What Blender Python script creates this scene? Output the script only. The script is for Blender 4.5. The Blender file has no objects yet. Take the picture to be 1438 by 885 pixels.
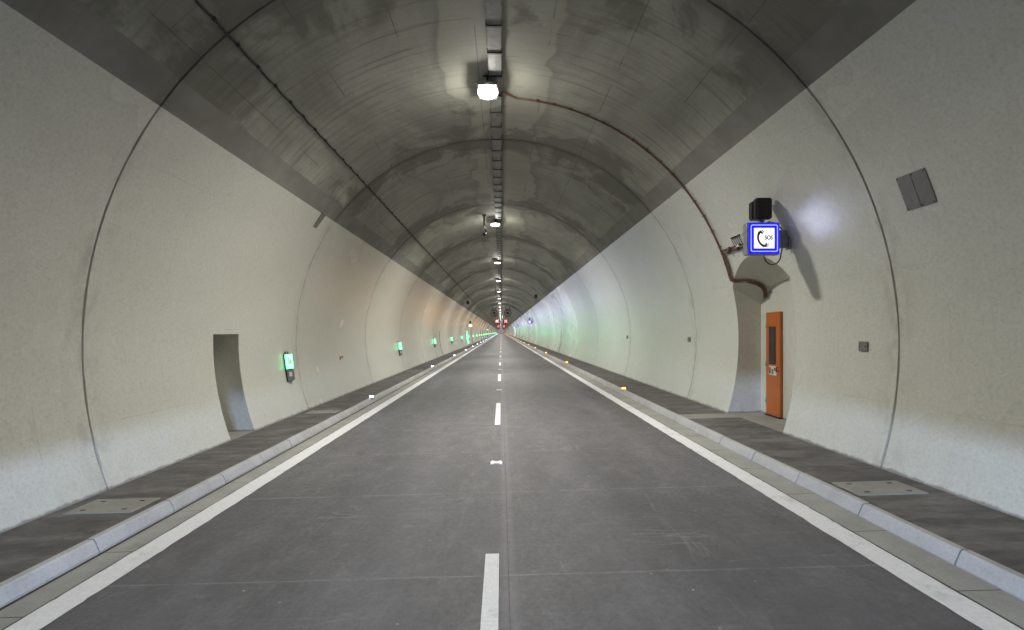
import bpy, bmesh, math, random
from mathutils import Vector, Matrix
random.seed(7)
S = bpy.context.scene
COL = S.collection
PI = math.pi

# ------------------------------------------------------------------ constants
X0, ZC, R = -0.135, 1.82, 5.215        # tunnel circle: centre x, centre z, radius
C = 0.028                              # crossfall of the road
RING0, RSTEP = 5.82, 6.06              # block joints
Y0, Y1 = -58.0, 620.0                  # ends of the tunnel
def g(x): return C * x
KH = 0.13                              # kerb height
def wx(z, side): return X0 + side * math.sqrt(max(0, R * R - (z - ZC) ** 2))

# ------------------------------------------------------------------ helpers
class MB:
    def __init__(s): s.bm = bmesh.new()
    def box(s, c, d, m=None, bev=0.0, seg=1):
        t = bmesh.new()
        bmesh.ops.create_cube(t, size=1.0)
        for v in t.verts: v.co = Vector((v.co.x * d[0], v.co.y * d[1], v.co.z * d[2]))
        if bev: bmesh.ops.bevel(t, geom=list(t.edges), offset=bev, segments=seg, affect='EDGES')
        for v in t.verts:
            v.co = v.co + Vector(c)
            if m is not None: v.co = m @ v.co
        s._merge(t); return s
    def _merge(s, t):
        mp = {}
        for v in t.verts: mp[v] = s.bm.verts.new(v.co)
        for f in t.faces:
            nf = s.bm.faces.new([mp[v] for v in f.verts]); nf.smooth = f.smooth
        t.free()
    def tube(s, pts, r, n=8, cap=True):
        pts = [Vector(p) for p in pts]; rings = []
        t0 = (pts[1] - pts[0]).normalized()
        a = Vector((0, 0, 1)) if abs(t0.z) < .9 else Vector((1, 0, 0))
        u = t0.cross(a).normalized()
        for i, p in enumerate(pts):
            t = (pts[min(i + 1, len(pts) - 1)] - pts[max(i - 1, 0)]).normalized()
            u = (u - t * u.dot(t)).normalized(); w = t.cross(u)
            rr = r[i] if isinstance(r, (list, tuple)) else r
            rings.append([s.bm.verts.new(p + (u * math.cos(k * 2 * PI / n) + w * math.sin(k * 2 * PI / n)) * rr) for k in range(n)])
        for A, B in zip(rings, rings[1:]):
            for k in range(n):
                f = s.bm.faces.new((A[k], A[(k + 1) % n], B[(k + 1) % n], B[k])); f.smooth = True
        if cap:
            s.bm.faces.new(rings[0][::-1]); s.bm.faces.new(rings[-1])
        return s
    def prism(s, poly, axis, a, b):
        """extrude a 2D polygon along axis ('x','y','z') from a to b"""
        def P(p, h):
            return {'x': (h, p[0], p[1]), 'y': (p[0], h, p[1]), 'z': (p[0], p[1], h)}[axis]
        A = [s.bm.verts.new(P(p, a)) for p in poly]; B = [s.bm.verts.new(P(p, b)) for p in poly]
        s.bm.faces.new(A[::-1]); s.bm.faces.new(B); n = len(poly)
        for k in range(n): s.bm.faces.new((A[k], A[(k + 1) % n], B[(k + 1) % n], B[k]))
        return s
    def quad(s, *p):
        s.bm.faces.new([s.bm.verts.new(q) for q in p]); return s
    def lathe(s, prof, n=20, c=(0, 0, 0), axis='z'):
        rings = []
        for (r, h) in prof:
            ring = []
            for k in range(n):
                a = k * 2 * PI / n; x, y = r * math.cos(a), r * math.sin(a)
                p = (x, y, h) if axis == 'z' else (x, h, y)
                ring.append(s.bm.verts.new(Vector(p) + Vector(c)))
            rings.append(ring)
        for A, B in zip(rings, rings[1:]):
            for k in range(n):
                f = s.bm.faces.new((A[k], A[(k + 1) % n], B[(k + 1) % n], B[k])); f.smooth = True
        s.bm.faces.new(rings[0][::-1]); s.bm.faces.new(rings[-1]); return s
    def build(s, name, mat, parent=None):
        bmesh.ops.recalc_face_normals(s.bm, faces=list(s.bm.faces))
        me = bpy.data.meshes.new(name); s.bm.to_mesh(me); s.bm.free()
        me.materials.append(mat)
        o = bpy.data.objects.new(name, me); COL.objects.link(o)
        if parent: o.parent = parent
        return o

def tag(o, label=None, cat=None, group=None, kind=None):
    if label: o['label'] = label
    if cat: o['category'] = cat
    if group: o['group'] = group
    if kind: o['kind'] = kind
    return o
def empty(name, loc, label, cat, group=None, m=None):
    o = bpy.data.objects.new(name, None); COL.objects.link(o)
    o.empty_display_size = .1
    if m is not None: o.matrix_world = m
    else: o.location = loc
    return tag(o, label, cat, group)
def copy_tree(o, parent=None):
    c = o.copy(); COL.objects.link(c)
    if parent: c.parent = parent
    for ch in list(o.children):
        if ch.type != 'LIGHT': copy_tree(ch, c)
    return c
def wall_frame(y, z, side, off=0.0):
    """frame on the wall: local -Y looks into the tunnel, +X is the viewer's right, +Z up the wall"""
    X = wx(z, side)
    n = Vector((X0 - X, 0, ZC - z)).normalized()
    yax = -n
    xax = Vector((0, -side, 0))
    zax = xax.cross(yax).normalized()
    m = Matrix((xax, yax, zax)).transposed().to_4x4()
    m.translation = Vector((X, y, z)) + n * off
    return m

# ------------------------------------------------------------------ materials
class NT:
    def __init__(s, name):
        s.m = bpy.data.materials.new(name); s.m.use_nodes = True
        s.t = s.m.node_tree; s.t.nodes.clear()
        s.out = s.t.nodes.new('ShaderNodeOutputMaterial')
        s.b = s.t.nodes.new('ShaderNodeBsdfPrincipled')
        s.t.links.new(s.b.outputs[0], s.out.inputs[0])
    def n(s, typ, **kw):
        nd = s.t.nodes.new(typ)
        for k, v in kw.items(): setattr(nd, k, v)
        return nd
    def l(s, a, b): s.t.links.new(a, b)
    def put(s, sock, v):
        if isinstance(v, (int, float)): sock.default_value = v
        elif isinstance(v, tuple): sock.default_value = v
        else: s.l(v, sock)
    def math(s, op, a, b=0.0, c=None, clamp=False):
        nd = s.n('ShaderNodeMath', operation=op, use_clamp=clamp)
        s.put(nd.inputs[0], a); s.put(nd.inputs[1], b)
        if c is not None: s.put(nd.inputs[2], c)
        return nd.outputs[0]
    def coord(s, kind='Object'):
        return s.n('ShaderNodeTexCoord').outputs[kind]
    def sep(s, v):
        nd = s.n('ShaderNodeSeparateXYZ'); s.l(v, nd.inputs[0]); return nd.outputs
    def comb(s, x, y, z):
        nd = s.n('ShaderNodeCombineXYZ')
        for i, v in enumerate((x, y, z)): s.put(nd.inputs[i], v)
        return nd.outputs[0]
    def scale(s, v, sc):
        nd = s.n('ShaderNodeVectorMath', operation='MULTIPLY'); s.l(v, nd.inputs[0]); nd.inputs[1].default_value = sc
        return nd.outputs[0]
    def noise(s, v, sc, det=4, rough=.55, dist=0.0):
        nd = s.n('ShaderNodeTexNoise'); s.l(v, nd.inputs['Vector'])
        nd.inputs['Scale'].default_value = sc; nd.inputs['Detail'].default_value = det
        nd.inputs['Roughness'].default_value = rough; nd.inputs['Distortion'].default_value = dist
        return nd.outputs['Fac']
    def ramp(s, f, a, b, lo=0.0, hi=1.0):
        nd = s.n('ShaderNodeMapRange', clamp=True); s.put(nd.inputs[0], f)
        nd.inputs[1].default_value = a; nd.inputs[2].default_value = b
        nd.inputs[3].default_value = lo; nd.inputs[4].default_value = hi
        nd.interpolation_type = 'SMOOTHSTEP'
        return nd.outputs[0]
    def mix(s, f, a, b, mode='MIX'):
        nd = s.n('ShaderNodeMix', data_type='RGBA', blend_type=mode)
        s.put(nd.inputs[0], f)
        for i, v in ((6, a), (7, b)):
            if isinstance(v, tuple): nd.inputs[i].default_value = (*v, 1) if len(v) == 3 else v
            else: s.l(v, nd.inputs[i])
        return nd.outputs[2]
    def grey(s, f):
        return s.comb(f, f, f)
    def bump(s, h, strength=.3, dist=.01):
        nd = s.n('ShaderNodeBump'); s.l(h, nd.inputs['Height'])
        nd.inputs['Strength'].default_value = strength; nd.inputs['Distance'].default_value = dist
        s.l(nd.outputs[0], s.b.inputs['Normal'])
    def base(s, v):
        if isinstance(v, tuple): s.b.inputs['Base Color'].default_value = (*v, 1)
        else: s.l(v, s.b.inputs['Base Color'])
    def set(s, rough=.5, metal=0.0, spec=.5):
        s.put(s.b.inputs['Roughness'], rough); s.b.inputs['Metallic'].default_value = metal
        s.b.inputs['Specular IOR Level'].default_value = spec
        return s
def joint_dist(t, y, start, step):
    f = t.math('FRACT', t.math('ADD', t.math('DIVIDE', t.math('SUBTRACT', y, start), step), .5))
    return t.math('MULTIPLY', t.math('ABSOLUTE', t.math('SUBTRACT', f, .5)), step)
def simple(name, col, rough=.5, metal=0.0, var=.12, sc=14, spec=.5):
    t = NT(name); v = t.coord()
    f = t.ramp(t.noise(v, sc, 5, .6), .25, .75, 1 - var, 1 + var)
    t.base(t.mix(1.0, col, t.grey(f), 'MULTIPLY'))
    r = t.ramp(t.noise(v, sc * 2.3, 3), .3, .7, max(.03, rough - .07), min(1, rough + .07))
    t.set(r, metal, spec); return t.m
def glow(name, col, strength, base=(.5, .5, .5)):
    t = NT(name); v = t.coord(); t.base(base); t.set(.3)
    f = t.ramp(t.noise(v, 9, 2), .3, .7, .93, 1.05)
    t.l(t.mix(1.0, col, t.grey(f), 'MULTIPLY'), t.b.inputs['Emission Color'])
    t.b.inputs['Emission Strength'].default_value = strength
    return t.m

def wall_material():
    t = NT('painted_wall'); v = t.coord(); x, y, z = t.sep(v)
    big = t.noise(t.scale(v, (1, .5, 1)), .55, 5, .6)
    mid = t.noise(v, 3.2, 5, .65)
    fine = t.noise(v, 55, 3, .7)
    col = t.mix(t.ramp(big, .3, .72), (.64, .637, .565), (.71, .707, .64))
    col = t.mix(t.ramp(mid, .40, .90, 0, .22), col, (.57, .565, .50))
    col = t.mix(t.ramp(fine, .36, .70, 0, .16), col, (.42, .41, .37))
    mott = t.noise(v, 11, 4, .75)
    col = t.mix(t.ramp(mott, .40, .80, 0, .10), col, (.44, .435, .385))
    gr = t.noise(v, 27, 2, .8)
    col = t.mix(t.ramp(gr, .50, .72, 0, .30), col, (.40, .39, .345))
    col = t.mix(t.ramp(gr, .50, .30, 0, .22), col, (.84, .835, .79))
    # tiny dark pores
    vo = t.n('ShaderNodeTexVoronoi'); t.l(v, vo.inputs['Vector']); vo.inputs['Scale'].default_value = 9
    pore = t.ramp(vo.outputs['Distance'], .03, .055, 1, 0)
    pore = t.math('MULTIPLY', pore, t.ramp(t.noise(v, 1.3, 2), .42, .58))
    col = t.mix(t.math('MULTIPLY', pore, .32), col, (.2, .19, .16))
    # vertical faint drips
    dr = t.noise(t.scale(v, (6, 6, .35)), 2.0, 4, .6)
    col = t.mix(t.ramp(dr, .56, .78, 0, .25), col, (.47, .46, .40))
    # block joints
    jd = joint_dist(t, y, RING0, RSTEP)
    wob = t.ramp(t.noise(v, 2.2, 3), .3, .7, .010, .025)
    j = t.math('LESS_THAN', jd, wob)
    col = t.mix(t.math('MULTIPLY', j, .58), col, (.20, .18, .14))
    js = t.math('MULTIPLY', t.ramp(jd, .0, .35, 1, 0), t.ramp(t.noise(t.scale(v, (1, 2, 1)), 2.5, 4), .42, .75))
    col = t.mix(t.math('MULTIPLY', js, .55), col, (.36, .34, .28))
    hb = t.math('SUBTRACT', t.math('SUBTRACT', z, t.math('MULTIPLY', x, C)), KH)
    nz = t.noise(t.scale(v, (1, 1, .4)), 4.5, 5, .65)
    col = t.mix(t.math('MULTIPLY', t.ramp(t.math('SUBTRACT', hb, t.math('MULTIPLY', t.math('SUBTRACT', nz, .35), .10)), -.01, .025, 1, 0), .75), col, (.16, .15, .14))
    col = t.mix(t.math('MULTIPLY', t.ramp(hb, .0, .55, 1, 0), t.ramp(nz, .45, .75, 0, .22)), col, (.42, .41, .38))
    # long water marks running down
    wm = t.noise(t.scale(v, (1, 2.2, .16)), 1.6, 5, .6)
    col = t.mix(t.ramp(wm, .50, .85, 0, .10), col, (.50, .49, .43))
    # thin form joints left in the paint
    fx = t.math('ABSOLUTE', t.math('SUBTRACT', t.math('FRACT', t.math('DIVIDE', t.math('ADD', y, 40.3), 2.02)), .5))
    fl = t.math('MULTIPLY', t.math('LESS_THAN', fx, .0022), t.ramp(t.noise(v, .8, 3), .48, .6))
    col = t.mix(t.math('MULTIPLY', fl, .35), col, (.36, .35, .31))
    fz = t.math('ABSOLUTE', t.math('SUBTRACT', t.math('FRACT', t.math('DIVIDE', t.math('ADD', z, t.math('MULTIPLY', x, -C)), 1.72)), .55))
    fl = t.math('MULTIPLY', t.math('LESS_THAN', fz, .0028), t.ramp(t.noise(t.scale(v, (1, .7, 1)), .7, 3), .52, .62))
    col = t.mix(t.math('MULTIPLY', fl, .3), col, (.36, .35, .31))
    blk = t.math('FLOOR', t.math('DIVIDE', t.math('SUBTRACT', y, RING0), RSTEP))
    wn = t.n('ShaderNodeTexWhiteNoise', noise_dimensions='1D'); t.l(t.math('ADD', blk, t.math('MULTIPLY', t.math('GREATER_THAN', x, 0.0), 57.3)), wn.inputs['W'])
    col = t.mix(1.0, col, t.grey(t.math('ADD', .95, t.math('MULTIPLY', wn.outputs['Value'], .09))), 'MULTIPLY')
    t.base(col)
    t.set(t.math('ADD', t.ramp(t.noise(v, .5, 2), .3, .7, -.015, .015), t.math('ADD', .25, t.math('MULTIPLY', wn.outputs['Value'], .08))), 0, .55)
    h = t.math('ADD', t.math('MULTIPLY', t.noise(v, 45, 4, .6), .5), t.math('MULTIPLY', t.noise(v, 2.0, 3), .10))
    t.bump(h, .07, .003)
    return t.m

def ceiling_material():
    t = NT('raw_concrete'); uv = t.coord('UV'); u, y, _ = t.sep(uv)
    v = t.comb(u, y, 0.0)
    blk = t.math('FLOOR', t.math('DIVIDE', t.math('SUBTRACT', y, RING0), RSTEP))
    wn = t.n('ShaderNodeTexWhiteNoise', noise_dimensions='1D'); t.l(blk, wn.inputs['W'])
    rnd = wn.outputs['Value']
    vb = t.comb(t.math('ADD', u, t.math('MULTIPLY', rnd, 37.0)), y, t.math('MULTIPLY', rnd, 11.0))
    big = t.noise(t.scale(vb, (1.0, .45, 1)), .62, 6, .62, .6)
    streak = t.noise(t.scale(vb, (.28, 5.0, 1)), 2.2, 5, .65)
    fine = t.noise(vb, 38, 4, .7)
    col = t.mix(t.ramp(big, .28, .72), (0.265, 0.260, 0.222), (0.475, 0.468, 0.405))
    col = t.mix(t.ramp(streak, .47, .72, 0, .60), col, (0.175, 0.168, 0.140))
    col = t.mix(t.ramp(fine, .35, .7, 0, .25), col, (0.175, 0.166, 0.140))
    # pale poured strip along the crown with a ragged edge
    edge = t.math('ADD', .95, t.math('MULTIPLY', t.math('SUBTRACT', t.noise(t.scale(vb, (1, .6, 1)), .8, 3, .5, .5), .5), 1.5))
    au = t.math('ABSOLUTE', t.math('ADD', u, -.15))
    cr = t.math('SUBTRACT', edge, au)
    pale = t.ramp(cr, -.04, .10)
    rim = t.math('MULTIPLY', t.ramp(cr, -.30, 0, 0, 1), t.ramp(cr, 0, .03, 1, 0))
    col = t.mix(t.math('MULTIPLY', rim, .32), col, (0.149, 0.140, 0.114))
    col = t.mix(t.math('MULTIPLY', pale, .50), col, (0.438, 0.429, 0.359))
    # dark damp stains gathering along some block joints
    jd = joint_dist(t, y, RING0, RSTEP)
    st = t.math('SUBTRACT', t.math('MULTIPLY', t.noise(t.scale(vb, (1, .8, 1)), .9, 5, .6, .7), 3.4), t.math('ADD', t.math('MULTIPLY', jd, .55), 1.15))
    col = t.mix(t.ramp(st, -.05, .40, 0, .62), col, (0.131, 0.124, 0.102))
    # form board lines
    wv = t.math('ABSOLUTE', t.math('SUBTRACT', t.math('FRACT', t.math('DIVIDE', t.math('ADD', u, 100.0), 1.27)), .5))
    bl = t.math('MULTIPLY', t.math('LESS_THAN', wv, .007), t.ramp(t.noise(vb, 1.0, 3), .45, .55))
    col = t.mix(t.math('MULTIPLY', bl, .55), col, (0.105, 0.100, 0.084))
    wy = t.math('ABSOLUTE', t.math('SUBTRACT', t.math('FRACT', t.math('DIVIDE', t.math('ADD', y, t.math('MULTIPLY', t.noise(v, .7, 2), .06)), .505)), .5))
    bl2 = t.math('MULTIPLY', t.math('LESS_THAN', wy, .012), t.ramp(t.noise(t.scale(vb, (1.2, 2.3, 1)), 1.0, 4), .52, .6))
    col = t.mix(t.math('MULTIPLY', bl2, .6), col, (0.108, 0.105, 0.088))
    # smooth smoother band just above the paint line
    lft = t.math('GREATER_THAN', t.math('ADD', u, R * (PI / 2 - math.radians(35.97)) - .43), 0.0)
    rgt = t.math('LESS_THAN', u, R * (PI / 2 - math.radians(39.26)) - .43)
    inside = t.math('MULTIPLY', lft, rgt)
    bandc = t.mix(t.ramp(t.noise(vb, 2.0, 5), .35, .7), (0.219, 0.210, 0.189), (0.289, 0.277, 0.254))
    col = t.mix(t.math('MULTIPLY', t.math('SUBTRACT', 1.0, inside), .85), col, bandc)
    # joints
    wob = t.ramp(t.noise(vb, 2.2, 3), .3, .7, .010, .028)
    j = t.math('LESS_THAN', jd, wob)
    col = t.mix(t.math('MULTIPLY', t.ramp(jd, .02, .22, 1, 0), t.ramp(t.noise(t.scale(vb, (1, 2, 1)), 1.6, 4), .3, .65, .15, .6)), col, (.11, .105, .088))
    col = t.mix(t.math('MULTIPLY', j, .72), col, (0.075, 0.071, 0.060))
    tone = t.math('ADD', .84, t.math('MULTIPLY', rnd, .3))
    col = t.mix(1.0, col, t.grey(tone), 'MULTIPLY')
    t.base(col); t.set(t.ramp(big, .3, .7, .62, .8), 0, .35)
    h = t.math('ADD', t.math('MULTIPLY', fine, .4), t.math('ADD', streak, t.math('MULTIPLY', big, 2.0)))
    t.bump(h, .3, .006)
    return t.m

def road_material():
    t = NT('road_surface'); v = t.coord(); x, y, z = t.sep(v)
    big = t.noise(t.scale(v, (1, .3, 1)), .8, 5, .6)
    fine = t.noise(v, 90, 3, .8)
    grain = t.noise(v, 22, 5, .8)
    col = t.mix(t.ramp(big, .28, .72), (0.104, 0.101, 0.105), (0.154, 0.150, 0.154))
    col = t.mix(t.ramp(grain, .40, .66, 0, .55), col, (0.108, 0.103, 0.115))
    col = t.mix(t.ramp(fine, .55, .75, 0, .45), col, (0.302, 0.288, 0.305))
    brush = t.noise(t.scale(v, (.25, 9, 1)), 1.6, 4, .7)
    col = t.mix(t.ramp(brush, .55, .8, 0, .35), col, (0.230, 0.222, 0.237))
    mot = t.noise(t.scale(v, (1, .7, 1)), 3.2, 6, .7)
    col = t.mix(t.ramp(mot, .50, .70, 0, .42), col, (0.215, 0.210, 0.210))
    col = t.mix(t.ramp(mot, .50, .32, 0, .42), col, (0.078, 0.075, 0.078))
    # thin pale drag marks across and along the lanes
    for sc_, ww in (((.16, 1.6, 1), .010), ((1.1, .10, 1), .008)):
        ln = t.math('ABSOLUTE', t.math('SUBTRACT', t.noise(t.scale(v, sc_), 1.5, 3, .5, .3), .5))
        k = t.math('MULTIPLY', t.ramp(ln, 0, ww, 1, 0), t.ramp(t.noise(t.scale(v, (1, .8, 1)), .9, 4, .6), .50, .64))
        col = t.mix(t.math('MULTIPLY', k, .45), col, (0.280, 0.275, 0.270))
    # worn wheel tracks
    for cx, w in ((-1.15, .75), (.95, .5), (-2.6, .4), (2.4, .4)):
        d = t.math('ABSOLUTE', t.math('SUBTRACT', x, cx))
        k = t.math('MULTIPLY', t.ramp(d, 0, w, .22, 0), t.ramp(t.noise(t.scale(v, (1, .12, 1)), 1.0, 3), .35, .65))
        col = t.mix(k, col, (0.270, 0.261, 0.288))
    # scuffs and pale splashes
    sc = t.noise(t.scale(v, (.5, 2.2, 1)), 2.6, 6, .72)
    col = t.mix(t.ramp(sc, .60, .76, 0, .42), col, (0.382, 0.366, 0.373))
    vo = t.n('ShaderNodeTexVoronoi'); t.l(v, vo.inputs['Vector']); vo.inputs['Scale'].default_value = 7
    spk = t.math('MULTIPLY', t.ramp(vo.outputs['Distance'], .03, .11, 1, 0), t.ramp(t.noise(v, .9, 3), .52, .62))
    col = t.mix(t.math('MULTIPLY', spk, .75), col, (0.572, 0.546, 0.559))
    # transverse joints every couple of metres, one long joint beside the centre line
    jd = joint_dist(t, t.math('ADD', y, t.math('MULTIPLY', t.noise(v, 1.2, 2), .03)), 3.76, 1.95)
    j = t.math('MULTIPLY', t.math('LESS_THAN', jd, .011), t.ramp(t.noise(t.scale(v, (1.5, .2, 1)), 1.4, 4), .35, .6, .25, 1))
    col = t.mix(t.math('MULTIPLY', j, .28), col, (0.413, 0.398, 0.407))
    xd = t.math('SUBTRACT', x, .06)
    col = t.mix(t.ramp(t.math('ABSOLUTE', xd), .03, .09, .22, 0), col, (0.318, 0.304, 0.322))
    col = t.mix(t.math('MULTIPLY', t.math('LESS_THAN', t.math('ABSOLUTE', xd), .0045), .6), col, (0.056, 0.053, 0.058))
    t.base(col); t.set(t.ramp(grain, .3, .7, .46, .66), 0, .5)
    t.bump(t.math('ADD', fine, t.math('MULTIPLY', grain, .8)), .4, .006)
    return t.m

def concrete(name, a, b, rough=.7, joint=None, sc=1.0, brush=0.0, blue=None):
    t = NT(name); v = t.coord(); x, y, z = t.sep(v)
    n1 = t.noise(v, 1.7 * sc, 6, .65); n2 = t.noise(v, 42 * sc, 4, .7)
    col = t.mix(t.ramp(n1, .3, .7), a, b)
    dk = tuple(c * .55 for c in a)
    col = t.mix(t.ramp(n2, .42, .75, 0, .35), col, dk)
    if brush:
        br = t.noise(t.scale(v, (.8, 2.6, 1)), 1.5, 5, .7)
        col = t.mix(t.ramp(br, .42, .72, 0, brush), col, tuple(c * 2.0 for c in b))
        br2 = t.noise(t.scale(v, (.9, 2.0, 1)), 2.3, 5, .7)
        col = t.mix(t.ramp(br2, .5, .74, 0, brush), col, tuple(c * .5 for c in a))
    if joint:
        jd = joint_dist(t, y, joint[0], joint[1])
        col = t.mix(t.math('MULTIPLY', t.math('LESS_THAN', jd, joint[2]), .75), col, (.05, .048, .045))
    st = t.noise(t.scale(v, (1, 1.6, 2)), 1.2, 5, .7)
    col = t.mix(t.ramp(st, .58, .75, 0, .4), col, dk)
    t.base(col); t.set(rough, 0, .4); t.bump(t.math('ADD', n2, n1), .3, .005)
    return t.m

M = {}
M['wall'] = wall_material()
M['ceiling'] = ceiling_material()
M['road'] = road_material()
M['walk'] = concrete('walkway_screed', (.088, .082, .080), (.135, .127, .122), .75, None, 1, .6)
M['kerb'] = concrete('kerb_stone', (.41, .405, .40), (.52, .515, .51), .6)
M['gutter'] = concrete('gutter_concrete', (.32, .32, .295), (.41, .41, .375), .65, (.35, 1.0, .006))
M['slab'] = concrete('cover_concrete', (.26, .255, .23), (.34, .335, .30), .7)
def paint_mat():
    t = NT('road_paint'); v = t.coord()
    n = t.noise(v, 30, 4, .7); w = t.noise(v, 2.4, 5, .7)
    col = t.mix(t.ramp(n, .35, .7), (.80, .80, .81), (.90, .90, .91))
    col = t.mix(t.ramp(w, .54, .72, 0, .5), col, (.38, .37, .355))
    t.base(col); t.set(.55, 0, .5)
    t.bump(t.noise(t.scale(v, (.8, 1.6, 1)), 26, 3, .6), .7, .006)
    return t.m
M['paint'] = paint_mat()
M['black'] = simple('black_plastic', (.012, .012, .013), .45)
M['rubber'] = simple('black_rubber', (.018, .017, .016), .6)
M['steel'] = simple('galvanised_steel', (.34, .34, .33), .42, .55)
M['greybox'] = simple('grey_enclosure', (.27, .265, .26), .5)
M['plate'] = simple('dull_steel_plate', (.20, .195, .18), .48, .25)
M['white'] = simple('white_plastic', (.68, .68, .66), .4)
M['copper'] = simple('copper_coloured_conduit', (.20, .105, .07), .5, .1, .25)
M['brown'] = simple('brown_cable', (.12, .07, .045), .5, 0, .25)
M['orange'] = simple('orange_door_paint', (.50, .135, .022), .38, 0, .08, 4)
M['darkorange'] = simple('orange_door_edge', (.40, .12, .022), .45, 0, .08, 4)
M['glass'] = simple('dark_glass', (.06, .052, .055), .12)
M['red'] = simple('red_plastic', (.45, .03, .02), .45)
M['green'] = simple('green_sign_film', (.02, .30, .11), .4)
M['tray'] = simple('cable_tray_metal', (.23, .225, .205), .6, .1, .25, 5)
M['dark'] = simple('dark_iron', (.03, .03, .03), .55, .4)
M['grille'] = simple('speaker_grille', (.02, .019, .018), .7)
M['signsteel'] = simple('sign_housing', (.30, .30, .32), .45, .4)
M['lamp'] = glow('lamp_glass', (1, .96, .86), 7)
M['led_white'] = glow('kerb_led_white', (.62, .66, 1.0), 16)
M['led_amber'] = glow('kerb_led_amber', (1.0, .36, .015), 7)
M['led_green'] = glow('escape_lamp_green', (.05, 1.0, .26), 6)
M['led_palegreen'] = glow('escape_panel_pale', (.55, 1.0, .68), 1.2)
M['sign_white'] = glow('sign_face_white', (1, .98, 1.0), 1.25)
M['sign_line'] = glow('sign_border_white', (.75, .82, 1.0), .8)
M['sign_blue'] = glow('sign_face_blue', (.0, .006, .85), 1.5, (.01, .01, .06))
M['sign_ink'] = simple('sign_print', (.11, .055, .06), .6)
M['sig_red'] = glow('signal_red', (1, .04, .06), 6)
M['fan'] = simple('fan_casing', (.05, .05, .05), .5, .3)
M['sealant_gap_shade'] = simple('sealant_and_gap_shade', (.05, .045, .035), .7)  # wall joint sealant, and the painted gap shadow along the left kerb

# ------------------------------------------------------------------ tunnel shell
def arc_angles(a0, a1, n): return [a0 + (a1 - a0) * i / n for i in range(n + 1)]
def y_stations():
    ys = [Y0]; k = int(math.floor((Y0 - RING0) / RSTEP)) + 1
    while True:
        y = RING0 + k * RSTEP
        if y > 260: break
        if y - .05 > Y0:
            ys += [y - .015, y, y + .015]
        k += 1
    ys += [320, 400, 500, Y1]
    return ys
def is_joint(y):
    f = (y - RING0) / RSTEP
    return abs(f - round(f)) < 1e-6 and y < 260
def shell(name, angs, thick, mat, parent):
    bm = bmesh.new(); uvl = bm.loops.layers.uv.new('UVMap')
    ys = y_stations(); n = len(angs)
    inn, out = [], []
    for y in ys:
        r = R + (.016 if is_joint(y) else 0)
        inn.append([bm.verts.new((X0 + r * math.cos(a), y, ZC + r * math.sin(a))) for a in angs])
        out.append([bm.verts.new((X0 + (R + thick) * math.cos(a), y, ZC + (R + thick) * math.sin(a))) for a in angs])
    for j in range(len(ys) - 1):
        for i in range(n - 1):
            bm.faces.new((inn[j][i], inn[j][i + 1], inn[j + 1][i + 1], inn[j + 1][i]))
            bm.faces.new((out[j][i], out[j + 1][i], out[j + 1][i + 1], out[j][i + 1]))
        bm.faces.new((inn[j][0], inn[j + 1][0], out[j + 1][0], out[j][0]))
        bm.faces.new((inn[j][-1], out[j][-1], out[j + 1][-1], inn[j + 1][-1]))
    for j in (0, len(ys) - 1):
        for i in range(n - 1):
            bm.faces.new((inn[j][i], out[j][i], out[j][i + 1], inn[j][i + 1]))
    bmesh.ops.recalc_face_normals(bm, faces=list(bm.faces))
    for f in bm.faces:
        for lp in f.loops:
            p = lp.vert.co
            lp[uvl].uv = (R * (PI / 2 - math.atan2(p.z - ZC, p.x - X0)), p.y)
    me = bpy.data.meshes.new(name); bm.to_mesh(me); bm.free(); me.materials.append(mat)
    o = bpy.data.objects.new(name, me); COL.objects.link(o); o.parent = parent
    return o
tunnel = empty('road_tunnel', (0, 0, 0), 'long round road tunnel with white painted walls and raw dark concrete vault', 'tunnel')
AL, AR = math.radians(180 - 35.97), math.radians(39.26)
LOW = math.radians(25.5)
wall_r = shell('wall', arc_angles(-LOW, AR, 26), 1.3, M['wall'], tunnel)
wall_l = shell('wall', arc_angles(AL, PI + LOW, 26), 1.3, M['wall'], tunnel)
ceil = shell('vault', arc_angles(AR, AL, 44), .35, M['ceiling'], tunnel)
tag(wall_r, 'white painted wall right of the road with an arched niche')
tag(wall_l, 'white painted wall left of the road with a square-headed niche')

def boolean(o, cutter):
    md = o.modifiers.new('cut', 'BOOLEAN'); md.operation = 'DIFFERENCE'; md.solver = 'EXACT'; md.object = cutter
    dg = bpy.context.evaluated_depsgraph_get(); dg.update()
    me = bpy.data.meshes.new_from_object(o.evaluated_get(dg))
    o.modifiers.remove(md); o.data = me
    if not me.materials: me.materials.append(M['wall'])
    bpy.data.objects.remove(cutter, do_unlink=True)
# arched niche, right: y 7.84..9.76, back wall at x 5.56, vault falling towards the back
NR0, NR1, NRX = 7.84, 9.76, 5.56
def arch_section(x):
    dz = (5.56 - x) * .59
    sp, half, rise = 2.60 + dz, (NR1 - NR0) / 2, .43
    rad = (half * half + rise * rise) / (2 * rise); cz = sp + rise - rad; cy = (NR0 + NR1) / 2
    a0 = math.asin(half / rad)
    pts = [(x, NR0, -.32)]
    for i in range(25):
        a = -a0 + 2 * a0 * i / 24
        pts.append((x, cy + rad * math.sin(a), cz + rad * math.cos(a)))
    pts.append((x, NR1, -.32)); return pts
bm = bmesh.new()
A = [bm.verts.new(p) for p in arch_section(4.1)]; B = [bm.verts.new(p) for p in arch_section(NRX)]
bm.faces.new(A); bm.faces.new(B[::-1])
for k in range(len(A)): bm.faces.new((A[k], B[k], B[(k + 1) % len(A)], A[(k + 1) % len(A)]))
bmesh.ops.recalc_face_normals(bm, faces=list(bm.faces))
me = bpy.data.meshes.new('cut'); bm.to_mesh(me); bm.free()
cut = bpy.data.objects.new('cut', me); COL.objects.link(cut)
boolean(wall_r, cut)
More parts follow.
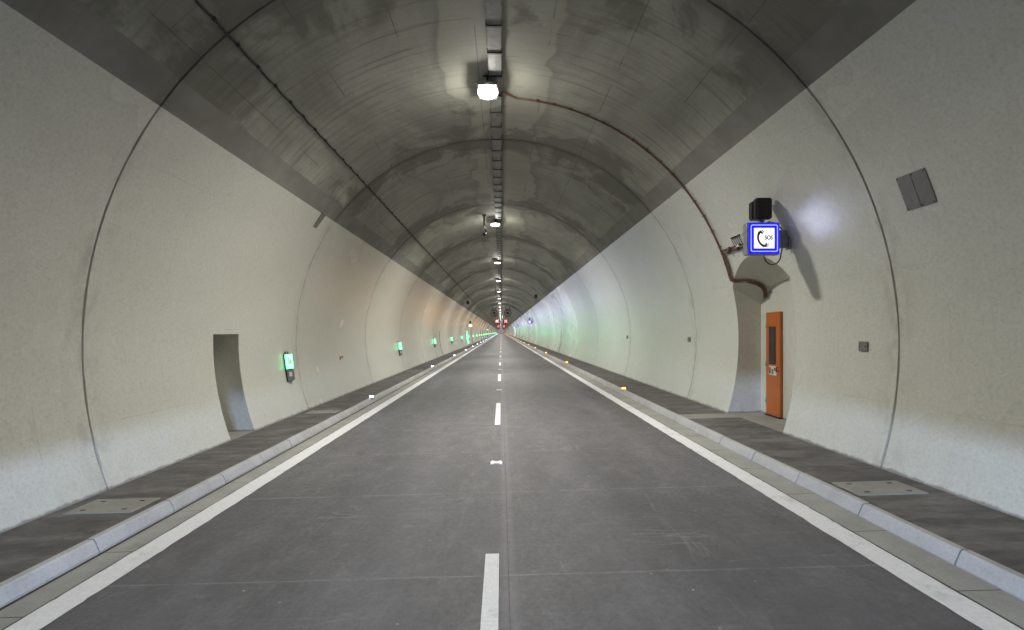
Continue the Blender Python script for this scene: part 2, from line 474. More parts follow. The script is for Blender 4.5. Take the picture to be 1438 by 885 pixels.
NL0, NL1, NLX = 8.46, 9.28, -5.95
mb = MB(); mb.box(((-4.6 + NLX) / 2, (NL0 + NL1) / 2, (1.96 - .4) / 2), (NLX + 4.6, NL1 - NL0, 2.36))
boolean(wall_l, mb.build('cut', M['wall']))
for o in (wall_r, wall_l):
    for p in o.data.polygons: p.use_smooth = False
for o in (wall_r, wall_l, ceil):
    o.data.polygons.foreach_set('use_smooth', [True] * len(o.data.polygons))
    o.data.set_sharp_from_angle(angle=math.radians(20))

# wider dark joint low on both walls some 39 m in
for side, ys in ((-1, 39.4), (1, 38.6)):
    mb = MB(); z0 = g(side * 5) + KH; n = 12
    pts = [(wx(z0 + (2.1 - z0) * i / n, side) - side * .012, z0 + (2.1 - z0) * i / n) for i in range(n + 1)]
    for (xa, za), (xb, zb) in zip(pts, pts[1:]):
        e = .05
        mb.quad((xa, ys - e, za), (xa, ys + e, za), (xb, ys + e, zb), (xb, ys - e, zb))
        mb.quad((xa, ys - e, za), (xb, ys - e, zb), (xb + side * .03, ys - e, zb), (xa + side * .03, ys - e, za))
        mb.quad((xa, ys + e, za), (xb, ys + e, zb), (xb + side * .03, ys + e, zb), (xa + side * .03, ys + e, za))
    mb.build('joint_seal', M['sealant_gap_shade'], tunnel)

# ------------------------------------------------------------------ road, gutters, kerbs, walkways
XL_IN, XL_OUT, XR_IN, XR_OUT = -3.239, -3.50, 3.091, 3.335
KL, KR = -3.835, 3.68
def strip(mb, xa, xb, ya, yb, dz=0.0, n=1):
    for i in range(n):
        a = xa + (xb - xa) * i / n; b = xa + (xb - xa) * (i + 1) / n
        mb.quad((a, ya, g(a) + dz), (b, ya, g(b) + dz), (b, yb, g(b) + dz), (a, yb, g(a) + dz))
mb = MB(); strip(mb, XL_OUT - .02, XR_OUT + .02, Y0, Y1)
road = tag(mb.build('road', M['road']), kind='structure')
mb = MB(); mb.prism([(-9, -1.0), (9, -1.0), (9, -.62), (-9, -.62)], 'y', Y0, Y1)
tag(mb.build('ground', M['walk']), kind='structure')
for a, b in ((XL_OUT, XL_IN), (XR_IN, XR_OUT)):
    mb = MB(); strip(mb, a, b, Y0, 0, .005); strip(mb, a, b, 32, Y1, .005)
    y = 0.0; ja, jb = 0.0, 0.0
    while y < 32:
        y2 = min(32, y + random.uniform(.04, .12)); na, nb = random.gauss(0, .0035), random.gauss(0, .0035)
        if y2 >= 32: na = nb = 0.0
        mb.quad((a + ja, y, g(a + ja) + .005), (b + jb, y, g(b + jb) + .005), (b + nb, y2, g(b + nb) + .005), (a + na, y2, g(a + na) + .005))
        ja, jb = na, nb; y = y2
    mb.build('edge_line', M['paint'], road)
y = 9.82 - 8.74 * 2
while y < 330:
    if y + 3 > 0:
        mb = MB(); strip(mb, -.142, -.02, y, y + 3.03, .005); mb.build('centre_dash', M['paint'], road)
    y += 8.74
for a, b in ((KL + .055, XL_OUT - .02), (XR_OUT + .02, KR - .004)):
    mb = MB()
    strip(mb, a, b, Y0, Y1, .003)
    tag(mb.build('gutter', M['gutter']), kind='structure')
# kerbs and walkways; a near-flush dark strip paints the shadow gap at the left kerb
for k0, side in ((KL, -1), (KR, 1)):
    mb = MB()
    def sect(k, zt):
        b = g(k)
        return [(k, b - .1), (k, b + .015), (k + side * .045, b + zt - .012), (k + side * .058, b + zt), (k + side * .115, b + zt + .004), (k + side * .115, b - .1)]
    y = -2.65 if side < 0 else -2.3
    while y < 60:
        zt = KH + random.uniform(-.004, .004)
        sx = random.uniform(-.003, .003)
        mb.prism([(p[0] + sx, p[1]) for p in sect(k0, zt)], 'y', y + .008, y + .992); y += 1.0
    mb.prism(sect(k0, KH), 'y', y, Y1); mb.prism(sect(k0, KH), 'y', Y0, -2.7 if side < 0 else -2.35)
    tag(mb.build('kerb', M['kerb']), kind='structure')
    mb = MB()
    xe = k0 + side * .115; xw = side * 7.2
    xs = sorted((xe, xw))
    b0, b1 = g(xs[0]) + KH - .006, g(xs[1]) + KH - .006
    mb.quad((xs[0], Y0, b0), (xs[1], Y0, b1), (xs[1], Y1, b1), (xs[0], Y1, b0))
    tag(mb.build('walkway', M['walk']), kind='structure')
    if side < 0:
        mb = MB(); strip(mb, k0 - .03, k0 + .055, Y0, Y1, -.008); tag(mb.build('gap_shade_strip', M['sealant_gap_shade']), kind='structure')  # flat dark sheet in place of the shadow between gutter and kerb
# pale concrete floor inside the niches
def floor_slab(x_a, x_b, ya, yb):
    mb = MB(); z = KH - .002
    mb.quad((x_a, ya, g(x_a) + z), (x_b, ya, g(x_b) + z), (x_b, yb, g(x_b) + z), (x_a, yb, g(x_a) + z))
    return tag(mb.build('niche_floor', M['slab']), kind='structure')
floor_slab(4.86, 5.56, NR0 - .0, NR1); floor_slab(3.80, 4.86, 9.28, NR1)
floor_slab(-5.95, -5.02, NL0, NL1)

# cover slabs in the walkways
ORD = ['nearest', 'second nearest', 'third nearest', 'fourth nearest', 'fifth nearest', 'sixth nearest', 'seventh nearest', 'eighth nearest', 'ninth nearest', 'tenth nearest']
def cover(xa, xb, ya, yb, label):
    xc, yc = (xa + xb) / 2, (ya + yb) / 2
    m = Matrix.Translation((xc, yc, g(xc) + KH - .006)) @ Matrix.Rotation(-math.atan(C), 4, 'Y')
    r = empty('cover_slab', None, label, 'cover slab', 'concrete cover slabs let into the walkways', m)
    mb = MB(); mb.box((0, 0, -.02), (xb - xa, yb - ya, .06), bev=.006); mb.build('slab', M['slab'], r)
    for sx in (-.23, .23):
        for sy in (-.13, .13):
            mb = MB(); mb.box((sx, sy, .0115), (.055, .022, .006), bev=.002); mb.build('lifting_slot', M['dark'], r)
cover(-4.84, -4.08, 5.02, 5.46, 'pale concrete cover slab in the left walkway, nearest the camera')
cover(-4.84, -4.08, 11.2, 11.64, 'pale concrete cover slab in the left walkway just past the first green escape light')
cover(-4.84, -4.08, 23.2, 23.64, 'pale concrete cover slab in the left walkway below the second green escape light')
cover(3.87, 4.62, 4.92, 5.34, 'pale concrete cover slab in the right walkway at the foot of the near wall joint')

# ------------------------------------------------------------------ road studs
def stud(y, label):
    r = empty('road_stud', (-.075, y, g(-.075)), label, 'road stud', 'white road studs between the centre dashes')
    mb = MB()
    for sx in (-1, 1):
        mb.prism([(sx * .0, -.035), (sx * .085, -.10), (sx * .095, .0), (sx * .07, .11), (sx * .0, .045)], 'z', .001, .016)
    mb.box((0, 0, .007), (.05, .024, .012), bev=.003)
    mb.build('body', M['paint'], r)
    for sx in (-1, 1):
        mb = MB(); mb.box((sx * .098, .006, .006), (.022, .03, .010), bev=.003); mb.build('broken_edge', M['rubber'], r)
for k, y in enumerate((6.95, 15.7, 24.4, 33.2)):
    stud(y, f'{ORD[k]} white bow-shaped road stud lying on the centre line between two dashes')

# ------------------------------------------------------------------ ceiling lamps
LX = -.27
def light(name, kind, parent, energy, col, **kw):
    d = bpy.data.lights.new(name, kind); d.energy = energy; d.color = col
    for k, v in kw.items(): setattr(d, k, v)
    o = bpy.data.objects.new(name, d); COL.objects.link(o); o.parent = parent
    return o
def beam(name, parent, loc, direction, energy, col):
    """narrow beam of a small lamp; the direction is given in world axes"""
    l = light(name, 'SPOT', parent, energy, col, shadow_soft_size=.04, spot_size=math.radians(56), spot_blend=.9)
    q = Vector(direction).to_track_quat('-Z', 'Y').to_matrix()
    l.matrix_local = Matrix.Translation(loc) @ (parent.matrix_world.to_3x3().inverted() @ q).to_4x4()
    return l
LAMP_W = 385
def make_lamp():
    r = empty('ceiling_lamp', (LX, 0, 6.78), 'x', 'lamp')
    mb = MB(); mb.box((0, 0, .045), (.40, .60, .07), bev=.02, seg=2); mb.build('housing', M['greybox'], r)
    mb = MB(); mb.lathe([(.20, -.004), (.205, .004), (.20, .012)], 28); 
    o = mb.build('lamp_glass', M['lamp'], r); o.scale = (1, 1.4, 1)
    for sy in (-.2, .2):
        mb = MB(); mb.box((.0, sy, .16), (.04, .03, .13)); mb.box((0, sy, .215), (.16, .05, .012)); mb.build('hanger', M['dark'], r)
    return r
lamp0 = make_lamp()
LY, LS = 9.09, 11.22
k = -4; first = True
while LY + LS * k < 600:
    y = LY + LS * k
    o = lamp0 if first else copy_tree(lamp0); first = False
    o.location = (LX, y, 6.78)
    if k < 0: lab = 'lit ceiling lamp behind the camera, out of the picture'
    elif k == 0: lab = 'big glaring ceiling lamp nearest the camera, hung beside the cable tray'
    elif k == 1: lab = 'lit ceiling lamp just right of the hanging dome camera'
    elif k < 7: lab = f'{ORD[k]} lit ceiling lamp in the row along the crown of the vault'
    else: lab = 'tiny lit ceiling lamp far down the row, at or beyond the jet fans'
    tag(o, lab, 'lamp', 'lit lamps along the crown of the vault')
    if k <= 48:
        d = light('lamp_light', 'AREA', o, LAMP_W * (.32 if k < 0 else 1), (1, .975, .905), shape='ELLIPSE', size=.40, size_y=.56)
        if k >= 0:
            b = light('lamp_bulb', 'POINT', o, 44, (1, .975, .905), shadow_soft_size=.07); b.location = (0, 0, -.13)
        d.location = (0, 0, -.012); d.data.spread = math.radians(150)
    k += 1

# cable tray along the crown
tr = empty('cable_tray', (-.12, 0, 6.93), 'long metal cable tray running under the crown of the vault', 'cable tray')
mb = MB(); mb.prism([(-.12, 0), (.12, 0), (.12, .07), (.112, .07), (.112, .008), (-.112, .008), (-.112, .07), (-.12, .07)], 'y', Y0, Y1)
mb.build('tray', M['tray'], tr)
for i in range(98):
    mb = MB(); yb = 4.45 + i * .72
    mb.box((0, yb, -.010), (.262, .034, .018)); 
    for sx in (-1, 1): mb.box((sx * .128, yb, .03), (.014, .05, .10))
    mb.build('hanger', M['dark'], tr)

# leaky feeder cable, left of the crown, with its clips
cz = 5.80; cxp = -3.485
cb = empty('antenna_cable', (cxp, 0, cz), 'black antenna cable clipped along the left side of the vault', 'cable')
pts = []; y = 1.53
mb = MB()
ys = []
while y < 60:
    ys.append(y); y += .5
for a in ys:
    for q in (0, .125, .25, .375):
        s = math.sin(q / .5 * PI)
        pts.append((random.uniform(-.003, .003), a + q, -.022 * s))
pts = [(0, Y0, 0)] + pts + [(0, y, 0), (0, Y1, 0)]
mb.tube(pts, .017, 7); mb.build('cable', M['rubber'], cb)
nn = Vector((X0 - cxp, 0, ZC - cz)).normalized()
for i, a in enumerate(ys):
    if i >= 98: break
    mb = MB(); mb.tube([Vector((0, a, 0)) + nn * .022, Vector((0, a, 0)) - nn * .13], [.026, .012], 6); mb.tube([(0, a - .022, 0), (0, a + .022, 0)], .027, 8)
    mb.build('clip', M['dark'], cb)

# ------------------------------------------------------------------ dome cameras
def dome_camera(x, y, label):
    zt = ZC + math.sqrt(R * R - (x - X0) ** 2)
    r = empty('dome_camera', (x, y, zt), label, 'camera', 'dome cameras hanging from the vault')
    mb = MB(); mb.lathe([(.10, -.02), (.10, .02)], 12); mb.lathe([(.045, -.13), (.09, -.02)], 12); mb.tube([(0, 0, -.08), (0, 0, -.44)], .042, 10); mb.tube([(0, 0, -.44), (0, 0, -.62)], .022, 8)
    mb.build('pole', M['greybox'], r)
    mb = MB(); mb.lathe([(.03, -.58), (.085, -.61), (.10, -.66), (.10, -.76), (.085, -.78)], 18); mb.build('housing', M['white'], r)
    mb = MB(); mb.lathe([(.083, -.781), (.08, -.83), (.055, -.88), (.01, -.905)], 18); mb.build('dome', M['glass'], r)
    mb = MB(); mb.box((.07, -.075, -.70), (.07, .05, .13), bev=.01); mb.build('bracket_box', M['copper'], r)
dome_camera(-.73, 19.45, 'white dome camera hanging on a pole left of the second lamp')
dome_camera(-.66, 50.5, 'small dark dome camera hanging far down the vault left of the lamps')

# ------------------------------------------------------------------ conduits from the lamp to the niche
cd = empty('copper_conduit', (0, 9.72, 0), 'copper brown conduit arching from the crown down the right wall into the niche', 'conduit')
def circ(a, off): return (X0 + (R - off) * math.cos(a), 0, ZC + (R - off) * math.sin(a))
a_end = math.asin((3.16 - ZC) / (R - .035))
pts = [(LX + .1, -.5, 6.92), (.1, -.2, 6.98)] + [circ(math.radians(85) + (a_end - math.radians(85)) * i / 40, .035) for i in range(41)]
xe, ze = pts[-1][0], pts[-1][2]
run = [(xe + .02, -.01, ze - .06), (xe + .08, -.05, ze - .10), (5.12, -.16, 3.06), (5.28, -.28, 2.99), (5.42, -.24, 2.92), (5.49, -.20, 2.84), (5.51, -.18, 2.70)]
mb = MB(); mb.tube(pts + run, .019, 8); mb.build('pipe', M['copper'], cd)
mb = MB()
p2 = [circ(math.radians(21.5) + (a_end - math.radians(21.5)) * i / 12, .035) for i in range(13)]
p2 = [(p[0], p[1] - .055, p[2]) for p in p2] + [(q[0] - .01, q[1] - .055, q[2] + .02) for q in run]
zj = p2[0][2]
p3 = [(wx(zj, 1) - .035, -1.28, zj - .02), (wx(zj, 1) - .035, -.10, zj + .005)]
mb.tube(p3 + p2, .017, 7)
p4 = [(wx(zj - .06, 1) - .035, -1.28, zj - .08), (wx(zj - .06, 1) - .035, -.13, zj - .055)]
mb.tube(p4 + [(q[0], q[1] - .045, q[2]) for q in p2[2:]], .017, 7)
mb.build('branch_pipe', M['brown'], cd)
for i in range(16):
    a = math.radians(80 - i * 4.1); p = circ(a, .03)
    if a < a_end: break
    mb = MB(); m = Matrix.Translation(p) @ Matrix.Rotation(-(a - PI / 2), 4, 'Y'); mb.box((0, 0, 0), (.022, .075, .052), m); mb.build('clip', M['copper'], cd)
for yy in (-.35, -.7, -1.05):
    mb = MB(); mb.box((wx(zj, 1) - .03, yy, zj - .035), (.06, .03, .13)); mb.build('clip', M['brown'], cd)

# ------------------------------------------------------------------ SOS sign, speaker, junction box
def text_mesh(txt, size):
    cu = bpy.data.curves.new('t', 'FONT'); cu.body = txt; cu.size = size; cu.align_x = 'CENTER'; cu.align_y = 'CENTER'; cu.extrude = .0015; cu.offset = .003
    o = bpy.data.objects.new('t', cu); COL.objects.link(o)
    dg = bpy.context.evaluated_depsgraph_get(); dg.update()
    me = bpy.data.meshes.new_from_object(o.evaluated_get(dg)); bpy.data.objects.remove(o, do_unlink=True)
    return me
def text_part(name, txt, size, loc, mat, parent, sx=1.0):
    me = text_mesh(txt, size); me.materials.clear(); me.materials.append(mat)
    o = bpy.data.objects.new(name, me); COL.objects.link(o); o.parent = parent
    o.matrix_local = Matrix.Translation(loc) @ Matrix.Rotation(PI / 2, 4, 'X') @ Matrix.Diagonal((sx, 1, 1, 1))
    return o
def rounded(h, r, n=5):
    pts = []
    for cx, cy, a0 in ((h - r, h - r, 0), (-h + r, h - r, 90), (-h + r, -h + r, 180), (h - r, -h + r, 270)):
        for i in range(n + 1):
            a = math.radians(a0 + 90 * i / n); pts.append((cx + r * math.cos(a), cy + r * math.sin(a)))
    return pts
def make_sos(label):
    r = empty('emergency_phone_sign', (4.325, 7.5, 3.545), label, 'sign', 'lit emergency phone signs on the right wall')
    mb = MB(); mb.box((0, .085, 0), (.53, .15, .53), bev=.012, seg=2); mb.build('housing', M['signsteel'], r)
    mb = MB(); mb.box((0, .004, 0), (.505, .012, .505), bev=.004); f = mb.build('blue_face', M['sign_blue'], r)
    mb = MB()
    A, B = rounded(.222, .03), rounded(.210, .022); n = len(A)
    for k in range(n):
        k2 = (k + 1) % n
        mb.quad((A[k][0], -.005, A[k][1]), (A[k2][0], -.005, A[k2][1]), (B[k2][0], -.005, B[k2][1]), (B[k][0], -.005, B[k][1]))
    mb.build('white_border', M['sign_line'], r)
    mb = MB(); mb.box((0, -.0035, 0), (.335, .006, .335), bev=.002); mb.build('white_panel', M['sign_white'], r)
    # handset: bowed grip with two cupped ends
    mb = MB(); out, inn = [], []
    for i in range(17):
        a = math.radians(143 + (255 - 143) * i / 16); t = abs(i - 8) / 8
        w = .029 + .016 * t ** 3
        out.append((.045 + (.150 + w * .55) * math.cos(a), .012 + (.150 + w * .55) * math.sin(a)))
        inn.append((.045 + (.150 - w * .55) * math.cos(a), .012 + (.150 - w * .55) * math.sin(a)))
    mb.prism(out + inn[::-1], 'y', -.0095, -.0065)
    for a, off in ((138, .0), (262, .0)):
        m = Matrix.Translation((.045 + .142 * math.cos(math.radians(a)), -.008, .012 + .142 * math.sin(math.radians(a)))) @ Matrix.Rotation(-math.radians(a - 90), 4, 'Y')
        mb.box((0, 0, -.014), (.030, .003, .066), m); mb.box((.032 if a < 200 else -.032, 0, -.018), (.013, .003, .060), m)
    mb.build('handset_symbol', M['sign_ink'], r)
    text_part('lettering', 'SOS', .096, (.072, -.0085, .006), M['sign_ink'], r, .78)
    mb = MB(); mb.box((.37, .09, .0), (.22, .03, .30), bev=.005); mb.box((.46, .10, .0), (.035, .12, .34), bev=.005); mb.build('wall_bracket', M['greybox'], r)
    mb = MB(); pts = [(.03 + .14 + .14 * math.cos(a) * -1, .06, -.27 - .155 * math.sin(a)) for a in [PI * i / 14 for i in range(15)]]
    mb.tube(pts + [(.335, .08, -.20), (.36, .09, -.12)], .009, 6); mb.build('cable_loop', M['rubber'], r)
    mb = MB(); pts = [(.06, .07, .26), (.12, .07, .285), (.22, .08, .27), (.32, .09, .20), (.37, .09, .14)]
    mb.tube(pts, .010, 6); mb.build('cable_loop', M['rubber'], r)
    return r
def make_speaker(label, loc, yaw=0):
    r = empty('loudspeaker', loc, label, 'loudspeaker', 'black loudspeakers')
    r.rotation_euler = (0, 0, yaw)
    mb = MB(); mb.box((0, .04, .175), (.27, .10, .35), bev=.02, seg=2); mb.build('cabinet', M['black'], r)
    mb = MB(); mb.box((-.012, .16, .17), (.25, .14, .31), bev=.02, seg=2); mb.build('driver_box', M['black'], r)
    mb = MB(); mb.box((0, -.008, .175), (.225, .008, .305), bev=.003)
    for i in range(11): mb.box((0, -.013, .045 + i * .026), (.20, .004, .008))
    mb.build('grille', M['grille'], r)
    mb = MB(); mb.tube([(0, .08, .01), (0, .08, -.10)], .022, 8); mb.box((0, .08, -.02), (.09, .05, .02)); mb.build('mount', M['greybox'], r)
    return r
sos = make_sos('lit blue SOS phone sign on the right wall above the arched niche')
for sx in (-.15, 0, .15):
    for sz in (-.15, 0, .15):
        l = beam('sign_light', sos, (sx, -.02, sz), (.42, -1, .02), 2.9, (.58, .64, 1)); l.data.shadow_soft_size = .14
make_speaker('big black loudspeaker standing on the nearest SOS sign', (4.325, 7.5, 3.865))
for y, lab in ((69.5, 'small lit SOS phone sign far down the right wall under its black speaker'), (126, 'tiny lit SOS phone sign, the farther of the two far down the right wall')):
    o = copy_tree(sos); o.location = (4.325, y, 3.545); o['label'] = lab
    make_speaker('black loudspeaker on the ' + ('small' if y < 100 else 'tiny') + ' far SOS sign on the right wall', (4.325, y, 3.865))
for y, z, lab in ((67, 2.95, 'small lit white sign far down the left wall under its black speaker'), (150, 2.8, 'tiny lit white sign, the farther one on the left wall')):
    r = empty('lit_wall_sign', (-4.55, y, z), lab, 'sign', 'lit white signs on the left wall')
    mb = MB(); mb.box((0, .07, 0), (.54, .12, .36), bev=.01); mb.build('housing', M['signsteel'], r)
    mb = MB(); mb.box((0, .0, 0), (.50, .012, .32)); mb.build('lit_face', M['sign_white'], r)
    mb = MB(); mb.box((-.42, .08, 0), (.34, .03, .10)); mb.build('wall_bracket', M['greybox'], r)
    make_speaker('black loudspeaker above the ' + ('small' if y < 100 else 'tiny') + ' lit white sign on the left wall', (-4.55, y, z + .36))
make_speaker('black loudspeaker fixed to the left side of the far vault', (-3.55, 48.5, 4.98), .2)
make_speaker('black loudspeaker fixed to the right side of the far vault', (3.33, 44.0, 5.28), -.2)

r = empty('junction_box', None, 'open pale junction box with brown cables beside the SOS sign', 'junction box', m=wall_frame(8.95, 3.80, 1))
mb = MB(); mb.box((0, -.02, 0), (.40, .04, .24), bev=.006); mb.build('backplate', M['white'], r)
mb = MB(); mb.box((-.02, -.055, -.075), (.12, .05, .06), bev=.006); mb.build('terminal_block', M['white'], r)
for i in range(5):
    x = -.15 + i * .07
    mb = MB(); mb.tube([(x, -.03, .11), (x + .01, -.075, .06), (x + .05, -.09, 0), (x + .045, -.08, -.06), (x + .02, -.045, -.10)], .009, 6); mb.build('cable', M['brown'], r)
    mb = MB(); mb.box((x, -.055, .105), (.032, .035, .03), bev=.004); mb.build('gland', M['black'], r)

# ------------------------------------------------------------------ orange door in the niche
dx = NRX
r = empty('orange_door', (dx, 9.235, g(dx) + KH + .01), 'narrow orange door with a dark window at the back of the arched niche', 'door')
# local: door lies in the y-z plane, front face at x=-.06
mb = MB(); mb.box((-.03, 0, 1.06), (.06, .47, 2.10), bev=.006); leaf = mb.build('leaf', M['orange'], r)
mb = MB(); mb.box((-.028, -.238, 1.06), (.050, .008, 2.08)); mb.build('edge_trim', M['darkorange'], r)
mb = MB(); mb.box((-.062, .012, 1.435), (.008, .225, .76), bev=.002); fr = mb.build('window_frame', M['dark'], r)
mb = MB(); mb.box((-.067, .012, 1.435), (.006, .185, .72)); mb.build('window_pane', M['glass'], r)
mb = MB(); mb.box((-.063, .0, .925), (.006, .25, .185), bev=.001); nt = mb.build('notice', M['white'], r)
mb = MB(); mb.box((-.067, .085, .925), (.004, .05, .13)); mb.box((-.067, -.08, .955), (.004, .05, .07)); mb.build('red_mark', M['red'], nt)
mb = MB(); mb.box((-.067, .0, .905), (.004, .06, .10)); mb.build('green_mark', M['green'], nt)
mb = MB(); mb.tube([(-.06, -.185, 1.0), (-.10, -.185, 1.0), (-.10, -.185, .92), (-.06, -.185, .92)], .009, 6); mb.build('handle', M['dark'], r)
for hz in (.30, 1.05, 1.85):
    mb = MB(); mb.tube([(-.064, .232, hz - .05), (-.064, .232, hz + .05)], .010, 8); mb.box((-.061, .215, hz), (.006, .04, .09)); mb.build('hinge', M['steel'], r)
mb = MB(); mb.box((-.035, 0, .002), (.09, .50, .018)); mb.build('threshold', M['rubber'], r)

# ------------------------------------------------------------------ small things on the walls
def screws(mb, pts, r=.008):
    for x, z in pts: mb.lathe([(r, -.004), (r * .7, .004)], 8, (x, -.014, z), 'y')
r = empty('steel_cover_plate', None, 'square dull steel plate screwed high on the right wall near the camera', 'cover plate', m=wall_frame(5.22, 3.63, 1))
for s in (-1, 1):
    mb = MB(); mb.box((s * .0925, -.006, 0), (.182, .012, .41), bev=.002); mb.build('plate', M['plate'], r)
for x in (-.165, 0.02, .165):
    for z in (-.185, .185):
        mb = MB(); screws(mb, [(x, z)], .009); mb.build('screw', M['dark'], r)
WL = ['small grey square box on the right wall, nearest the camera', 'small grey box on the right wall beyond the arched niche', 'third small grey box along the right wall']
for k, y in enumerate((6.38, 12.3, 18.35)):
    r = empty('wall_box', None, WL[k], 'wall box', 'small grey boxes on the right wall', wall_frame(y, 1.80, 1))
    mb = MB(); mb.box((0, -.012, 0), (.15, .024, .135), bev=.004); mb.build('cover', M['plate'], r)
    mb = MB(); screws(mb, [(-.05, 0), (.05, 0)], .008)
    for v in mb.bm.verts: v.co.y -= .014
    mb.build('screw', M['dark'], r)
# unpainted tab under the paint line on the left
mb = MB(); mb.box((0, -.012, -.20), (.20, .022, .42), bev=.003)
o = mb.build('grey_strip', M['plate']); o.matrix_world = wall_frame(11.15, 4.90, -1); tag(o, 'short grey strip hanging down from the paint line on the left wall', 'strip')
for k, (y, z) in enumerate(((15.1, 1.17), (33.4, 1.25), (52, 1.3))):
    r = empty('hydrant_marker', None, f'{ORD[k]} little red marker bar on the left wall between green escape lights', 'marker', 'little red markers on the left wall', wall_frame(y, z, -1))
    mb = MB(); mb.box((0, -.015, 0), (.28, .03, .05), bev=.004); mb.build('bar', M['red'], r)
    mb = MB(); mb.box((-.10, -.006, -.06), (.05, .01, .06)); mb.build('tag', M['copper'], r)

# ------------------------------------------------------------------ green escape lights on the left wall
def make_escape():
    r = empty('escape_light', None, 'x', 'escape light', m=wall_frame(11.3, 1.1, -1))
    # local x = +Y (away from the camera), -y = into the tunnel
    mb = MB(); mb.box((0, -.012, 0), (.30, .022, .72), bev=.006); mb.build('backplate', M['greybox'], r)
    for sx in (-1, 1):
        mb = MB(); mb.tube([(sx * .15, -.03, -.34), (sx * .15, -.03, .34)], .012, 8); mb.build('side_rail', M['dark'], r)
    # wedge: its face turned to the camera carries the lit pictogram
    mb = MB(); mb.prism([(-.13, -.023), (-.02, -.17), (.02, -.17), (.13, -.023)], 'z', -.04, .33); mb.build('wedge', M['greybox'], r)
    d = Vector((.11, -.147, 0)).normalized(); nrm = Vector((-.147, -.11, 0)).normalized()
    def face(mbx, a, b, z0, z1, off):
        p = [Vector((-.13, -.023, 0)) + d * a + nrm * off, Vector((-.13, -.023, 0)) + d * b + nrm * off]
        mbx.quad((p[0].x, p[0].y, z0), (p[1].x, p[1].y, z0), (p[1].x, p[1].y, z1), (p[0].x, p[0].y, z1))
    mb = MB(); face(mb, .005, .178, -.03, .32, .003); f = mb.build('lit_panel', M['led_green'], r)
    mb = MB(); face(mb, .06, .155, .03, .29, .006); pl = mb.build('pictogram_panel', M['led_palegreen'], r)
    # running figure and doorway, dark green
    mb = MB()
    face(mb, .075, .090, .08, .25, .009)
    face(mb, .118, .130, .19, .215, .009); face(mb, .105, .125, .12, .185, .009); face(mb, .125, .146, .14, .152, .009)
    face(mb, .100, .112, .07, .12, .009); face(mb, .122, .142, .085, .11, .009)
    mb.build('running_figure', M['green'], r)
    for sx in (-1, 1):
        pass
    mb = MB(); mb.box((-.142, -.05, .145), (.012, .03, .34)); mb.build('side_strip', M['led_green'], r)
    mb = MB(); mb.prism([(-.12, -.023), (-.05, -.13), (.05, -.13), (.12, -.023)], 'z', -.32, -.06); mb.build('battery_box', M['plate'], r)
    mb = MB(); m = Matrix.Translation((-.07, -.085, -.17)) @ Matrix.Rotation(math.radians(-57), 4, 'Z')
    mb.box((0, -.012, 0), (.07, .02, .11), m, bev=.006); mb.build('white_lamp', M['white'], r)
    for sx in (-.08, .06):
        mb = MB(); mb.tube([(sx, -.03, .35), (sx, -.03, .40)], .014, 8); mb.build('cable_gland', M['red'] if sx > 0 else M['black'], r)
    return r
es0 = make_escape()
EY, ES_ = 11.3, 12.3
for k in range(40):
    o = es0 if k == 0 else copy_tree(es0)
    y = EY + ES_ * k
    o.matrix_world = wall_frame(y, 1.12, -1)
    lab = 'green escape light on the left wall right after the square niche' if k == 0 else (f'{ORD[k]} green escape light on the left wall' if k < 5 else 'tiny green escape light far along the left wall, beyond the lit exit door')
    tag(o, lab, 'escape light', 'green escape lights along the left wall')
    if k < 18:
        beam('green_light', o, (-.16, -.19, .15), (.50, -1, .16), 62 * (.06, .15, .45)[k] if k < 3 else 62, (.10, 1, .42))

# lit emergency exit far down on the left
r = empty('emergency_exit_door', None, 'green lit emergency exit doorway far down the left wall', 'door', m=wall_frame(71, 1.1, -1))
mb = MB(); mb.box((0, -.02, -.05), (1.0, .04, 2.0)); mb.build('leaf', M['greybox'], r)
for sx in (-1, 1):
    mb = MB(); mb.box((sx * .58, -.05, -.05), (.14, .08, 2.1)); mb.build('lit_jamb', M['led_green'], r)
mb = MB(); mb.box((0, -.06, 1.08), (1.3, .10, .16)); mb.build('lit_lintel', M['led_green'], r)

# ------------------------------------------------------------------ kerb lights
def make_kerb_light(kind):
    r = empty('kerb_light', (0, 0, 0), 'x', 'kerb light')
    mb = MB(); mb.box((0, 0, .012), (.15, .12, .024), bev=.006); mb.box((0, .015, .034), (.12, .06, .03), bev=.008); mb.build('housing', M['steel'], r)
    mb = MB(); mb.box((0, -.022, .045), (.12, .02, .055), bev=.008, seg=2); mb.build('lens', M['led_' + kind], r)
    return r
for side, kind, e, col, word in ((-1, 'white', 185, (.62, .66, 1), 'bluish white'), (1, 'amber', 66, (1, .42, .05), 'amber')):
    k0 = make_kerb_light(kind); x = (KL if side < 0 else KR) + side * .062
    for k in range(44):
        o = k0 if k == 0 else copy_tree(k0)
        y = (13.7 if side < 0 else 13.95) + 12.1 * k
        o.location = (x, y, g(x) + KH + .002)
        sn = 'left' if side < 0 else 'right'
        lab = f'{ORD[k]} {word} light on the {sn} kerb' if k < 7 else f'tiny {word} light far along the {sn} kerb, one of a merging row'
        tag(o, lab, 'kerb light', f'{word} lights along the {sn} kerb')
        if k < 18:
            beam(kind + '_light', o, (-side * .02, -.06, .07), (-side * .42, -1, .36), e * ((.10, .2, .45, .7)[k] if k < 4 else 1), col)

